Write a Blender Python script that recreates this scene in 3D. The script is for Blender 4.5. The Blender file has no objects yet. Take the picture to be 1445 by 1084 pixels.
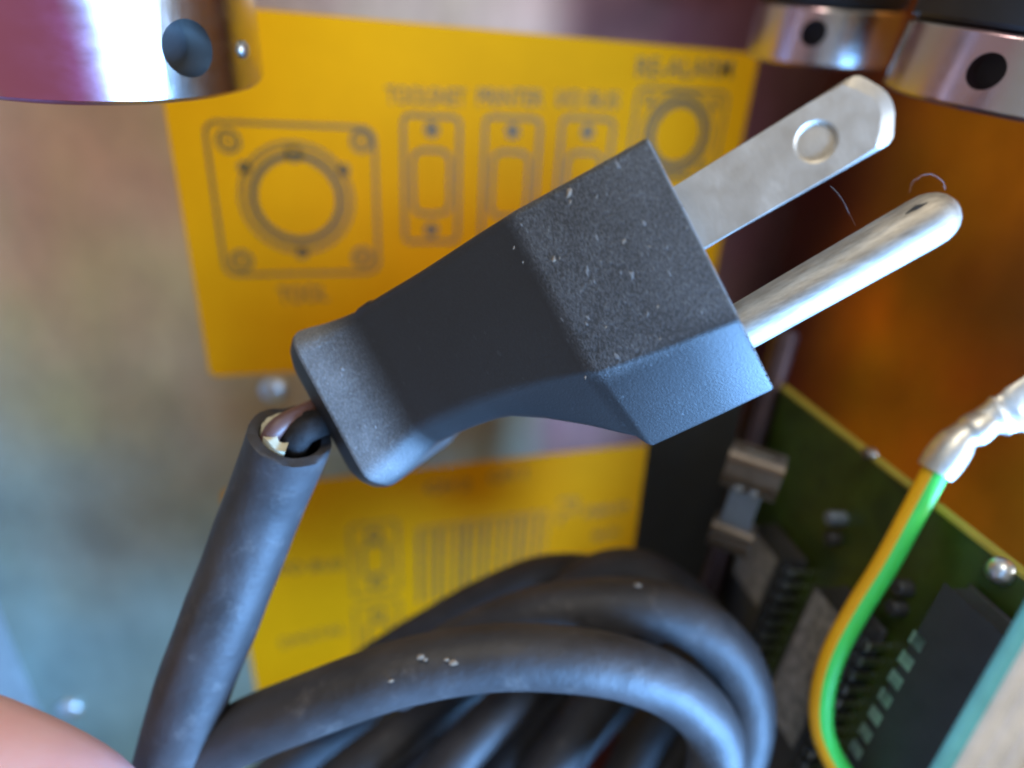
import bpy, bmesh, math, random
import numpy as np
from mathutils import Vector, Matrix, noise
random.seed(7)
sc = bpy.context.scene
C = sc.collection
S = 0.001                                    # everything below is written in millimetres

# ------------------------------------------------------------------ camera
F = 874.0; PCX, PCY = 722.5, 542.0           # focal length and centre of the photograph, in its pixels
def unit(v): v = np.array(v, float); return v/np.linalg.norm(v)
ex = unit((3018, 227, -874)); ez0 = -unit((-118, -1795, -874))
ez = unit(ez0 - ez0.dot(ex)*ex); ey = np.cross(ez, ex)
RW = np.stack([ex, ey, ez])                   # camera axes -> world axes (x along the plate, y into it, z up)
PLATE_Y = 0.0
d610 = RW @ np.array([(610-PCX)/F, -(250-PCY)/F, -1.0])
CAM_D = 145.0*d610[1]; CAM_H = 262.0
CAM = np.array([0.0, -CAM_D, CAM_H])
def ray(px, py): return RW @ np.array([(px-PCX)/F, -(py-PCY)/F, -1.0])
def at(px, py, depth): return CAM + ray(px, py)*depth          # a point at a distance along the view axis
def on_plate(px, py, y=0.0):
    r = ray(px, py); return CAM + r*((y-CAM[1])/r[1])
def camdir(v): return RW @ np.array(v, float)
cam = bpy.data.objects.new('camera', bpy.data.cameras.new('camera')); C.objects.link(cam)
M4 = Matrix.Identity(4)
for i in range(3):
    for j in range(3): M4[i][j] = RW[i, j]
M4.translation = Vector(CAM*S); cam.matrix_world = M4
cd = cam.data; cd.sensor_width = 36; cd.lens = F/1445*36; cd.clip_start = 0.002; cd.clip_end = 20
cd.dof.use_dof = True; cd.dof.focus_distance = 0.0650; cd.dof.aperture_fstop = 9.0
sc.camera = cam

# ------------------------------------------------------------------ world, lamps, exposure
w = bpy.data.worlds.new('World'); sc.world = w; w.use_nodes = True
w.node_tree.nodes['Background'].inputs[0].default_value = (1.0, 0.95, 0.90, 1)
w.node_tree.nodes['Background'].inputs[1].default_value = 0.31
def area(name, pos, target, size, power, col, spread=180):
    l = bpy.data.lights.new(name, 'AREA'); l.shape = 'RECTANGLE'; l.size, l.size_y = size
    l.energy = power; l.color = col; l.spread = math.radians(spread)
    o = bpy.data.objects.new(name, l); C.objects.link(o); o.location = Vector(pos)*S
    o.rotation_euler = (Vector(target)-Vector(pos)).to_track_quat('-Z', 'Y').to_euler()
    return o
tgt = at(800, 500, 80)
area('window_light', CAM + camdir((330, -60, 110)), tgt, (0.16, 0.22), 0.72, (0.95, 0.97, 1.0))
area('low_window_light', CAM + camdir((215, -190, -5)), tgt, (0.22, 0.15), 1.75, (0.19, 0.47, 1.0), 80)
area('ceiling_light', CAM + camdir((-45, 310, 240)), tgt, (0.07, 0.22), 0.85, (1.0, 0.92, 0.80))
sc.view_settings.view_transform = 'Standard'; sc.view_settings.look = 'None'
sc.view_settings.exposure = 0.0; sc.view_settings.gamma = 1.0
sc.cycles.use_denoising = True
sc.cycles.filter_width = 1.9; sc.cycles.sample_clamp_indirect = 2.0; sc.cycles.blur_glossy = 1.0
sc.cycles.max_bounces = 8

# ------------------------------------------------------------------ materials
def mat(name):
    m = bpy.data.materials.new(name); m.use_nodes = True
    nt = m.node_tree; return m, nt, nt.nodes['Principled BSDF']
def N(nt, kind, **kw):
    n = nt.nodes.new(kind)
    for k, v in kw.items():
        if k.startswith('i_'):
            n.inputs[int(k[2:]) if k[2:].isdigit() else k[2:].replace('_', ' ')].default_value = v
        else: setattr(n, k, v)
    return n
def coord(nt, scale, rot=(0, 0, 0), loc=(0, 0, 0)):
    tc = N(nt, 'ShaderNodeTexCoord'); mp = N(nt, 'ShaderNodeMapping')
    mp.inputs['Scale'].default_value = scale; mp.inputs['Rotation'].default_value = rot; mp.inputs['Location'].default_value = loc
    nt.links.new(tc.outputs['Object'], mp.inputs['Vector']); return mp.outputs['Vector']
def noise_tex(nt, vec, scale=1.0, detail=3.0, rough=0.55):
    n = N(nt, 'ShaderNodeTexNoise'); n.inputs['Scale'].default_value = scale
    n.inputs['Detail'].default_value = detail; n.inputs['Roughness'].default_value = rough
    nt.links.new(vec, n.inputs['Vector']); return n.outputs['Fac']
def ramp(nt, fac, stops, interp='LINEAR'):
    r = N(nt, 'ShaderNodeValToRGB'); cr = r.color_ramp; cr.interpolation = interp
    while len(cr.elements) < len(stops): cr.elements.new(0.5)
    for e, (p, c) in zip(cr.elements, stops):
        e.position = p; e.color = (c[0], c[1], c[2], 1) if hasattr(c, '__len__') else (c, c, c, 1)
    nt.links.new(fac, r.inputs['Fac']); return r.outputs['Color']
def mix(nt, fac, a, b):
    m = N(nt, 'ShaderNodeMix', data_type='RGBA')
    for s, v in ((m.inputs[0], fac), (m.inputs[6], a), (m.inputs[7], b)):
        if hasattr(v, 'is_linked') or isinstance(v, bpy.types.NodeSocket): nt.links.new(v, s)
        elif hasattr(v, '__len__'): s.default_value = (v[0], v[1], v[2], 1)
        else: s.default_value = v
    return m.outputs[2]
def math_node(nt, op, a, b=None):
    m = N(nt, 'ShaderNodeMath', operation=op)
    for s, v in ((m.inputs[0], a), (m.inputs[1], b)):
        if v is None: continue
        if isinstance(v, bpy.types.NodeSocket): nt.links.new(v, s)
        else: s.default_value = v
    return m.outputs[0]
def bump(nt, p, h, strength, dist):
    b = N(nt, 'ShaderNodeBump'); b.inputs['Strength'].default_value = strength; b.inputs['Distance'].default_value = dist*S
    nt.links.new(h, b.inputs['Height']); nt.links.new(b.outputs['Normal'], p.inputs['Normal']); return b
def simple(name, col, rough=0.5, metal=0.0, var=0.15, vscale=300.0, bstr=0.15, bdist=0.1, bscale=1500.0, spec=0.5):
    m, nt, p = mat(name)
    f = noise_tex(nt, coord(nt, (vscale,)*3), 1.0, 4.0)
    c = ramp(nt, f, [(0.3, tuple(x*(1-var) for x in col)), (0.7, tuple(min(1, x*(1+var)) for x in col))])
    nt.links.new(c, p.inputs['Base Color'])
    p.inputs['Roughness'].default_value = rough; p.inputs['Metallic'].default_value = metal
    p.inputs['Specular IOR Level'].default_value = spec
    if bstr: bump(nt, p, noise_tex(nt, coord(nt, (bscale,)*3), 1.0, 3.0), bstr, bdist)
    return m

def plug_plastic():
    m, nt, p = mat('black_plug_plastic')
    L = nt.links
    tc = N(nt, 'ShaderNodeTexCoord'); sx = N(nt, 'ShaderNodeSeparateXYZ'); L.new(tc.outputs['Object'], sx.inputs[0])
    # handling wears the grip clean, dust stays on the front block, the flange's pale film also paints in its lit slope
    front = N(nt, 'ShaderNodeMapRange', interpolation_type='SMOOTHSTEP'); L.new(sx.outputs['X'], front.inputs['Value'])
    for k, v in (('From Min', -0.0158), ('From Max', -0.0140), ('To Min', 0.0), ('To Max', 1.0)): front.inputs[k].default_value = v
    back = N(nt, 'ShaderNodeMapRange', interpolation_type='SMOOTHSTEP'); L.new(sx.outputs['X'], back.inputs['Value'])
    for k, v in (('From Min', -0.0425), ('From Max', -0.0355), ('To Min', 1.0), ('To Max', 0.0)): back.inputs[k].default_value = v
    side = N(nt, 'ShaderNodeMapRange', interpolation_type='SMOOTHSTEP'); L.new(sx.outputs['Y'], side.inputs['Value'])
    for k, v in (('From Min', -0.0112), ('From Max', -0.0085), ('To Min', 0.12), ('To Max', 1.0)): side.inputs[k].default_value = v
    crest = math_node(nt, 'GREATER_THAN', sx.outputs['X'], -0.04425)      # end rim past the flange's crest kept dark, its shade painted in
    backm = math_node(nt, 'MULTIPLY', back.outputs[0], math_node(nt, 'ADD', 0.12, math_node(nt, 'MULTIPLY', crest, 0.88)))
    dusty = math_node(nt, 'ADD', math_node(nt, 'MULTIPLY', math_node(nt, 'MAXIMUM', front.outputs[0], backm), side.outputs[0]), 0.05)  # dust mask, including the flange slope painted as lit
    v1 = coord(nt, (5200, 1900, 3500), (0, 0, math.radians(-22)))
    streak = noise_tex(nt, v1, 1.0, 2.0, 0.6)
    v2 = coord(nt, (1700, 700, 1500), (0, 0, math.radians(-22)), (3, 1, 0))
    fleck = noise_tex(nt, v2, 1.0, 1.0, 0.5)
    big = noise_tex(nt, coord(nt, (170, 170, 170)), 1.0, 3.0)
    sk = ramp(nt, streak, [(0.48, 0.0), (0.62, 0.13), (0.78, 0.5)])
    fk = ramp(nt, fleck, [(0.735, 0.0), (0.775, 0.9)])
    bg = ramp(nt, big, [(0.35, 0.45), (0.65, 1.0)])
    film = math_node(nt, 'MULTIPLY', bg, math_node(nt, 'ADD', 0.13, math_node(nt, 'MULTIPLY', backm, 0.42)))  # backm share brightens the flange slope as if lit, over its dust
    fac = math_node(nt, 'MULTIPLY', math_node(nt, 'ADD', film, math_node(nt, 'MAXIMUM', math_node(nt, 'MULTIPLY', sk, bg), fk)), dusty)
    fg = noise_tex(nt, coord(nt, (6500, 3000, 5000), (0, 0, math.radians(-22)), (7, 2, 4)), 1.0, 3.0, 0.7)
    fac = math_node(nt, 'ADD', fac, math_node(nt, 'MULTIPLY', dusty, ramp(nt, fg, [(0.44, 0.0), (0.66, 0.36)])))
    edge = N(nt, 'ShaderNodeMapRange'); L.new(sx.outputs['X'], edge.inputs['Value'])      # pale moulding edge round the face, its bright lit rim painted in
    for k, v in (('From Min', -0.00040), ('From Max', -0.00012), ('To Min', 0.0), ('To Max', 0.75)): edge.inputs[k].default_value = v
    fac = math_node(nt, 'MAXIMUM', fac, edge.outputs[0])
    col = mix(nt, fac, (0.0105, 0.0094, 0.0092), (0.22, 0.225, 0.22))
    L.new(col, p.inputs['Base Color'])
    r = N(nt, 'ShaderNodeMapRange'); L.new(fac, r.inputs['Value'])
    r.inputs['To Min'].default_value = 0.47; r.inputs['To Max'].default_value = 0.85
    L.new(r.outputs[0], p.inputs['Roughness'])
    p.inputs['Specular IOR Level'].default_value = 0.62
    g = noise_tex(nt, coord(nt, (4200,)*3), 1.0, 3.0, 0.6)
    b1 = bump(nt, p, g, 0.55, 0.06)
    b2 = N(nt, 'ShaderNodeBump'); b2.inputs['Strength'].default_value = 0.6; b2.inputs['Distance'].default_value = 0.12*S
    L.new(fac, b2.inputs['Height']); L.new(b1.outputs['Normal'], b2.inputs['Normal']); L.new(b2.outputs['Normal'], p.inputs['Normal'])
    return m

def brass_nickel():
    m, nt, p = mat('worn_nickel')
    f = noise_tex(nt, coord(nt, (260, 260, 260)), 1.0, 5.0, 0.6)
    g = noise_tex(nt, coord(nt, (2600, 900, 2600)), 1.0, 4.0, 0.65)
    c = mix(nt, ramp(nt, g, [(0.3, 0.0), (0.7, 1.0)]), ramp(nt, f, [(0.3, (0.56, 0.52, 0.45)), (0.7, (0.76, 0.72, 0.64))]), (0.62, 0.58, 0.50))
    nt.links.new(c, p.inputs['Base Color'])
    p.inputs['Metallic'].default_value = 0.92
    nt.links.new(ramp(nt, f, [(0.3, 0.44), (0.7, 0.60)]), p.inputs['Roughness'])
    bump(nt, p, g, 0.4, 0.06)
    return m

def cord_rubber():
    m, nt, p = mat('black_cord_rubber')
    f = noise_tex(nt, coord(nt, (120,)*3), 1.0, 4.0)
    k = noise_tex(nt, coord(nt, (260,)*3, (0, 0, 0), (2, 5, 1)), 1.0, 5.0, 0.7)
    c = ramp(nt, f, [(0.3, (0.024, 0.023, 0.024)), (0.7, (0.052, 0.049, 0.050))])
    c = mix(nt, ramp(nt, k, [(0.56, 0.0), (0.68, 0.16), (0.78, 0.5)]), c, (0.22, 0.20, 0.18))
    nt.links.new(c, p.inputs['Base Color']); p.inputs['Roughness'].default_value = 0.56
    p.inputs['Specular IOR Level'].default_value = 0.5
    b1 = bump(nt, p, noise_tex(nt, coord(nt, (1800,)*3), 1.0, 3.0), 0.35, 0.10)
    b2 = N(nt, 'ShaderNodeBump'); b2.inputs['Strength'].default_value = 0.5; b2.inputs['Distance'].default_value = 0.7*S
    nt.links.new(noise_tex(nt, coord(nt, (160,)*3), 1.0, 3.0), b2.inputs['Height']); nt.links.new(b1.outputs['Normal'], b2.inputs['Normal']); nt.links.new(b2.outputs['Normal'], p.inputs['Normal'])
    return m

def chromate(name, stops, nscale, seedloc, metal, rough, axis, tint=None):
    # iridescent zinc chromate plating: bands of interference colour that drift across the sheet
    m, nt, p = mat(name)
    tc = N(nt, 'ShaderNodeTexCoord'); sx = N(nt, 'ShaderNodeSeparateXYZ'); nt.links.new(tc.outputs['Object'], sx.inputs[0])
    n = noise_tex(nt, coord(nt, (nscale, nscale, nscale*0.6), (0, 0.35, 0), seedloc), 1.0, 3.0, 0.5)
    a, lo, hi, amt = axis
    mr = N(nt, 'ShaderNodeMapRange'); nt.links.new(sx.outputs[a], mr.inputs['Value'])
    mr.inputs['From Min'].default_value = lo*S; mr.inputs['From Max'].default_value = hi*S
    fac = math_node(nt, 'ADD', mr.outputs[0], math_node(nt, 'MULTIPLY', math_node(nt, 'SUBTRACT', n, 0.5), amt))
    col = ramp(nt, fac, stops, 'EASE')
    if tint:  # darker edge towards the fold, painted over the plating colour
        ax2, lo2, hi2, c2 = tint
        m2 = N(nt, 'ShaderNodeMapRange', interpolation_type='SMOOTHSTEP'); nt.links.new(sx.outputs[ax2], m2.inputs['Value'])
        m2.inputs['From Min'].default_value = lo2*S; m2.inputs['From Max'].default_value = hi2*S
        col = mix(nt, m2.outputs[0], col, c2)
    sm = noise_tex(nt, coord(nt, (45, 45, 30), (0, 0, 0), (5, 5, 2)), 1.0, 4.0, 0.6)
    hs_ = N(nt, 'ShaderNodeHueSaturation'); nt.links.new(col, hs_.inputs['Color'])
    v_ = N(nt, 'ShaderNodeMapRange'); nt.links.new(sm, v_.inputs['Value'])
    for k, v in (('From Min', 0.3), ('From Max', 0.7), ('To Min', 0.78), ('To Max', 1.2)): v_.inputs[k].default_value = v
    nt.links.new(v_.outputs[0], hs_.inputs['Value'])
    h_ = N(nt, 'ShaderNodeMapRange'); nt.links.new(noise_tex(nt, coord(nt, (28, 28, 22), (0, 0, 0), (1, 9, 2)), 1.0, 2.0), h_.inputs['Value'])
    for k, v in (('From Min', 0.3), ('From Max', 0.7), ('To Min', 0.485), ('To Max', 0.515)): h_.inputs[k].default_value = v
    nt.links.new(h_.outputs[0], hs_.inputs['Hue'])
    nt.links.new(hs_.outputs['Color'], p.inputs['Base Color'])
    p.inputs['Metallic'].default_value = metal; p.inputs['Roughness'].default_value = rough
    bump(nt, p, noise_tex(nt, coord(nt, (900,)*3), 1.0, 3.0), 0.06, 0.05)
    return m

def collar_metal(k=1.0, name='iridescent_collar_metal'):
    m, nt, p = mat(name)
    tc = N(nt, 'ShaderNodeTexCoord'); sx = N(nt, 'ShaderNodeSeparateXYZ'); nt.links.new(tc.outputs['Object'], sx.inputs[0])
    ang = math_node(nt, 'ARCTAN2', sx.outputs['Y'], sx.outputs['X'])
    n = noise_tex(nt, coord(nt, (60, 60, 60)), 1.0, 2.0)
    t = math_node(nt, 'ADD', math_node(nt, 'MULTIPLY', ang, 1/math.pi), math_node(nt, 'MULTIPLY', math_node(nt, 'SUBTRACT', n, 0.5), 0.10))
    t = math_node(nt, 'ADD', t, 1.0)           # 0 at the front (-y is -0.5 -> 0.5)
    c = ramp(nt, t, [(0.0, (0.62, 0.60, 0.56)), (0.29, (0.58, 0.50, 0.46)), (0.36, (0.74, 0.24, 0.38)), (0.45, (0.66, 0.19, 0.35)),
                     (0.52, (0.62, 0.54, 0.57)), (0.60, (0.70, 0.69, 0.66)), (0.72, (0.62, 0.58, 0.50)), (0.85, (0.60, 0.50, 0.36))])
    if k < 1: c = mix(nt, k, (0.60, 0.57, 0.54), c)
    nt.links.new(c, p.inputs['Base Color']); p.inputs['Metallic'].default_value = 1.0
    g = noise_tex(nt, coord(nt, (300, 300, 500)), 1.0, 3.0)
    nt.links.new(ramp(nt, g, [(0.3, 0.20), (0.7, 0.26)]), p.inputs['Roughness'])
    bump(nt, p, g, 0.02, 0.03)
    return m

M = {}
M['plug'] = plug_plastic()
M['nickel'] = brass_nickel()
M['pinmetal'] = brass_nickel(); M['pinmetal'].name = 'scuffed_pin_nickel'
for n_ in M['pinmetal'].node_tree.nodes:
    if n_.type == 'VALTORGB' and n_.color_ramp.elements[0].color[0] > 0.43 and n_.color_ramp.elements[0].color[0] != n_.color_ramp.elements[0].color[2] and n_.color_ramp.elements[0].color[1] != n_.color_ramp.elements[0].color[0]:
        n_.color_ramp.elements[0].color = (0.31, 0.28, 0.235, 1); n_.color_ramp.elements[1].color = (0.46, 0.42, 0.355, 1)
    if n_.type == 'VALTORGB' and abs(n_.color_ramp.elements[0].color[0]-0.44) < 0.005: n_.color_ramp.elements[0].color = (0.5,)*3+(1,); n_.color_ramp.elements[1].color = (0.68,)*3+(1,)
    if n_.type == 'MAPPING' and n_.inputs['Scale'].default_value[1] < 1000 and n_.inputs['Scale'].default_value[0] > 2000: n_.inputs['Scale'].default_value = (500, 2600, 2600)
M['cord'] = cord_rubber()
M['plate'] = chromate('chromate_back_plate', [(0.0, (0.42, 0.42, 0.22)), (0.13, (0.36, 0.48, 0.40)), (0.34, (0.36, 0.44, 0.37)), (0.52, (0.37, 0.35, 0.24)), (0.68, (0.50, 0.33, 0.15)), (0.84, (0.60, 0.31, 0.13)), (1.0, (0.50, 0.30, 0.19))], 14, (1, 2, 3), 0.75, 0.42, ('Z', 20, 275, 0.42), ('X', 44, 64, (0.17, 0.06, 0.045)))  # X tint paints the side wall's dark reflection into the plate
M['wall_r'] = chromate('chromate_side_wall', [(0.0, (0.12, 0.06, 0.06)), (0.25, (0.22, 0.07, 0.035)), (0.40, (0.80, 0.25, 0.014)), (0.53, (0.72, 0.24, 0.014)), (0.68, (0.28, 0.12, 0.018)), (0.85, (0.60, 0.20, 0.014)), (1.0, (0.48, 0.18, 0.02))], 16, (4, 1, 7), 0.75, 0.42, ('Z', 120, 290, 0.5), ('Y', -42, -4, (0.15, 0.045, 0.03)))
M['grey_metal'] = simple('grey_side_metal', (0.50, 0.52, 0.56), 0.5, 0.5)
M['label'] = simple('yellow_label_film', (0.72, 0.272, 0.0008), 0.6, 0, 0.05, 60, 0.05, 0.03, 800, spec=0.05)
M['ink'] = simple('dark_print_ink', (0.085, 0.052, 0.008), 0.5, 0, 0.1, 300, 0)
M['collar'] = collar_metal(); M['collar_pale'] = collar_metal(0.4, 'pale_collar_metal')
M['hole'] = simple('dark_bore_metal', (0.03, 0.032, 0.035), 0.5, 0.2)
M['chrome'] = simple('bright_plated_steel', (0.62, 0.64, 0.62), 0.38, 1.0, 0.08)
M['blackrub'] = simple('black_rubber', (0.018, 0.017, 0.018), 0.55)
M['blackpl'] = simple('black_slab_plastic', (0.016, 0.016, 0.013), 0.5)
M['brownrod'] = simple('brown_plated_rod', (0.07, 0.045, 0.045), 0.35, 0.8)
M['pcb'] = simple('green_board', (0.034, 0.054, 0.007), 0.35, 0, 0.35, 200, 0.1, 0.05)
M['pcbedge'] = simple('board_edge_fibre', (0.30, 0.25, 0.03), 0.6)
M['chip'] = simple('chip_epoxy', (0.03, 0.029, 0.028), 0.5)
M['chiplabel'] = simple('grey_chip_sticker', (0.21, 0.20, 0.175), 0.7, 0, 0.45, 700)
M['pin'] = simple('tinned_pin', (0.70, 0.74, 0.76), 0.28, 1.0)
M['headpin'] = simple('pale_green_plated_post', (0.36, 0.50, 0.42), 0.4, 0.6)
M['can'] = simple('blue_grey_metal_can', (0.24, 0.29, 0.34), 0.4, 0.6)
M['brass'] = simple('dull_brass', (0.22, 0.18, 0.14), 0.45, 0.8)
M['yellow'] = simple('yellow_wire_insulation', (0.86, 0.45, 0.010), 0.4, 0, 0.06)
M['green'] = simple('green_wire_insulation', (0.07, 0.78, 0.13), 0.4, 0, 0.06)
M['tin'] = simple('tinned_copper', (0.72, 0.70, 0.62), 0.45, 0.9, 0.15, 500, 0.3, 0.1)
M['filler'] = simple('cream_paper_filler', (0.50, 0.47, 0.33), 0.8, 0, 0.2, 500, 0.4, 0.2)
M['core'] = simple('dull_black_core', (0.013, 0.012, 0.012), 0.7, 0, 0.4, 900, 0.5, 0.3, 900, spec=0.25)
M['browncore'] = simple('brown_core_insulation', (0.12, 0.06, 0.05), 0.5)
M['dust'] = simple('tan_dust_flake', (0.27, 0.22, 0.165), 0.9, 0, 0.3, 900, 0)
M['lint'] = simple('pale_lint_fibre', (0.75, 0.73, 0.70), 0.8, 0, 0.1, 900, 0)
M['rib0'] = simple('teal_wire_insulation', (0.18, 0.66, 0.78), 0.4)
M['rib1'] = simple('white_wire_insulation', (0.88, 0.89, 0.90), 0.45)
M['rib2'] = simple('cream_wire_insulation', (0.80, 0.75, 0.64), 0.45)
M['rib3'] = simple('grey_wire_insulation', (0.78, 0.79, 0.78), 0.45)
M['bench'] = simple('grey_bench_laminate', (0.35, 0.34, 0.32), 0.6)
def skin():
    m, nt, p = mat('pink_skin')
    f = noise_tex(nt, coord(nt, (90,)*3), 1.0, 4.0)
    nt.links.new(ramp(nt, f, [(0.3, (0.82, 0.45, 0.43)), (0.7, (0.88, 0.55, 0.53))]), p.inputs['Base Color'])
    p.inputs['Roughness'].default_value = 0.5
    p.inputs['Subsurface Weight'].default_value = 0.25; p.inputs['Subsurface Radius'].default_value = (0.004, 0.0015, 0.001)
    bump(nt, p, noise_tex(nt, coord(nt, (700, 700, 700)), 1.0, 3.0), 0.2, 0.15)
    return m
M['skin'] = skin()
M['nail'] = simple('nail', (0.75, 0.48, 0.42), 0.3)

# ------------------------------------------------------------------ object helpers
def thing(name, label, cat, loc, rot=None, group=None):
    o = bpy.data.objects.new(name, None); C.objects.link(o); o.empty_display_size = 0.005
    if rot is not None:
        m = Matrix.Identity(4)
        for i in range(3):
            for j in range(3): m[i][j] = rot[i][j]
        m.translation = Vector(loc)*S; o.matrix_world = m
    else: o.location = Vector(loc)*S
    o['label'] = label; o['category'] = cat
    if group: o['group'] = group
    return o
def finish(name, bm, materials, parent=None, world=True, smooth=40, loc=None):
    """bm is in mm; world=True means its coordinates are world mm (made relative to the parent here)."""
    bm.normal_update()
    me = bpy.data.meshes.new(name)
    o = bpy.data.objects.new(name, me); C.objects.link(o)
    off = Vector((0, 0, 0))
    if parent is not None:
        o.parent = parent
        if world:
            off = parent_origin(parent)/S
    if loc is not None:                        # own origin, in the same space as bm
        o.location = (Vector(loc)-off)*S; off = Vector(loc)
    for v in bm.verts: v.co = (v.co - off)*S
    bmesh.ops.recalc_face_normals(bm, faces=bm.faces)
    bm.to_mesh(me); bm.free()
    for m in (materials if isinstance(materials, (list, tuple)) else [materials]): me.materials.append(m)
    if smooth is not None:
        for p in me.polygons: p.use_smooth = True
        me.set_sharp_from_angle(angle=math.radians(smooth))
    return o
def parent_origin(p):
    v = Vector((0, 0, 0))
    while p is not None: v = v + p.location; p = p.parent
    return v
def box_bm(bm, c, sx, sy, sz, ax=None, bev=0.0, seg=2):
    """box centred on c with full sizes along the axes ax (rows)"""
    A = np.eye(3) if ax is None else np.array(ax)
    r = bmesh.ops.create_cube(bm, size=1.0); vs = r['verts']
    for v in vs:
        p = np.array(c, float) + A[0]*v.co.x*sx + A[1]*v.co.y*sy + A[2]*v.co.z*sz
        v.co = p
    if bev:
        es = list({e for v in vs for e in v.link_edges})
        bmesh.ops.bevel(bm, geom=es, offset=bev, segments=seg, affect='EDGES', profile=0.5)
def catmull(P, n):
    P = [np.array(p, float) for p in P]; P = [2*P[0]-P[1]] + P + [2*P[-1]-P[-2]]
    out = []
    for i in range(1, len(P)-2):
        for k in range(n):
            t = k/n; a, b, c, d = P[i-1:i+3]
            out.append(0.5*((2*b)+(-a+c)*t+(2*a-5*b+4*c-d)*t*t+(-a+3*b-3*c+d)*t**3))
    out.append(P[-2]); return out
def tube_bm(bm, pts, rad, sides=20, up=None, cap=True, mats=None, wobble=0.0):
    """sweep; rad number or list; mats(angle 0..1)->material index"""
    pts = [np.array(p, float) for p in pts]; n = len(pts)
    T = [unit(pts[min(i+1, n-1)]-pts[max(i-1, 0)]) for i in range(n)]
    u = np.array(up if up is not None and not callable(up) else ((0, 0, 1) if abs(T[0][2]) < 0.9 else (1, 0, 0)), float)
    rings = []
    for i in range(n):
        if up is not None and not callable(up): u = np.array(up, float)
        
        if callable(up): u = np.array(up(pts[i]), float)
        u = unit(u - u.dot(T[i])*T[i]); v = np.cross(T[i], u)
        r = rad[i] if hasattr(rad, '__len__') else rad
        ring = []
        for k in range(sides):
            a = 2*math.pi*k/sides
            rr = r*(1+wobble*(noise.noise(Vector(pts[i]*0.12+np.array([0, 0, k*0.35])))))
            ring.append(bm.verts.new(pts[i]+rr*(math.cos(a)*u+math.sin(a)*v)))
        rings.append(ring)
    for i in range(n-1):
        for k in range(sides):
            f = bm.faces.new((rings[i][k], rings[i][(k+1) % sides], rings[i+1][(k+1) % sides], rings[i+1][k]))
            if mats: f.material_index = mats((k+0.5)/sides)
    if cap:
        for rg in (rings[0][::-1], rings[-1]): bm.faces.new(rg)
    return rings
def lathe_bm(bm, prof, c, ax, sides=48):
    """prof list of (r, h) along the axis"""
    ax = unit(ax); u = unit(np.cross(ax, (0.31, 0.9, 0.2))); v = np.cross(ax, u); c = np.array(c, float); rings = []
    for r, h in prof:
        rings.append([bm.verts.new(c+ax*h+r*(math.cos(2*math.pi*k/sides)*u+math.sin(2*math.pi*k/sides)*v)) for k in range(sides)])
    for a, b in zip(rings, rings[1:]):
        for k in range(sides): bm.faces.new((a[k], a[(k+1) % sides], b[(k+1) % sides], b[k]))
    for rg in (rings[0][::-1], rings[-1]): bm.faces.new(rg)

# ------------------------------------------------------------------ the chassis the plug is held in front of
xl = on_plate(14, 900)[0]; xr = on_plate(1132, 250)[0]
top = 330.0
chas = thing('metal_chassis', 'open metal equipment chassis with iridescent plated back plate behind the plug', 'chassis', (0, 0, 0))
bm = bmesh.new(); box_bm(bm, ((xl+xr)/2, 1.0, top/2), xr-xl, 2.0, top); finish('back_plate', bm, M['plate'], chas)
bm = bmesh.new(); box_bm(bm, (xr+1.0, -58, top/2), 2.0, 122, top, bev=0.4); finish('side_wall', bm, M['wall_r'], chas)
bm = bmesh.new(); box_bm(bm, (xl-1.0, -28, top/2), 2.0, 60, top, bev=0.4)
o = finish('side_wall', bm, M['grey_metal'], chas); o['label'] = 'plain grey left side wall'
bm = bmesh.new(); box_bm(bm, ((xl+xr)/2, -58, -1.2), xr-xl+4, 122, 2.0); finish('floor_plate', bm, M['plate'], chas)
def screw(px, py, r, m, par=chas):
    c = on_plate(px, py)
    bm = bmesh.new(); lathe_bm(bm, [(r, 0.05), (r*1.02, 0.5), (r*0.92, 1.2), (r*0.6, 1.75), (r*0.15, 1.9)], (c[0], 0, c[2]), (0, -1, 0), 24)
    box_bm(bm, (c[0], -1.9, c[2]), r*1.2, 0.35, r*0.22)
    finish('screw', bm, m, par)
screw(98, 1000, 3.6, M['chrome']); screw(386, 549, 3.4, M['chrome'])
bm = bmesh.new(); box_bm(bm, (0, -60, -4.7), 900, 700, 5.0); o = finish('table_top', bm, M['bench']); o['kind'] = 'structure'

# ------------------------------------------------------------------ printed yellow labels
LY = -0.25
def rect_label(par, x0, x1, z0, z1, r=2.0):
    bm = bmesh.new(); pts = []
    for cx, cz, a0 in ((x1-r, z1-r, 0), (x0+r, z1-r, 90), (x0+r, z0+r, 180), (x1-r, z0+r, 270)):
        for k in range(6): a = math.radians(a0+18*k); pts.append((cx+r*math.cos(a), cz+r*math.sin(a)))
    f = bm.faces.new([bm.verts.new((x, LY, z)) for x, z in pts])
    g = bmesh.ops.extrude_face_region(bm, geom=[f])
    for v in [e for e in g['geom'] if isinstance(e, bmesh.types.BMVert)]: v.co.y = -0.02
    finish('label_film', bm, M['label'], par)
def P2(px, py): p = on_plate(px, py, LY); return (p[0], p[2])
def line_bm(bm, pts, wd, closed=False):
    """raised ink line on the label, mitred"""
    n = len(pts); P = [np.array(p, float) for p in pts]; L = []; Rr = []
    for i in range(n):
        a = P[i-1] if (closed or i > 0) else P[i]; b = P[(i+1) % n] if (closed or i < n-1) else P[i]
        t = unit(b-a); nn = np.array([-t[1], t[0]])*wd/2
        L.append(bm.verts.new((P[i][0]+nn[0], LY-0.05, P[i][1]+nn[1]))); Rr.append(bm.verts.new((P[i][0]-nn[0], LY-0.05, P[i][1]-nn[1])))
    for i in range(n if closed else n-1):
        j = (i+1) % n; bm.faces.new((L[i], L[j], Rr[j], Rr[i]))
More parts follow.
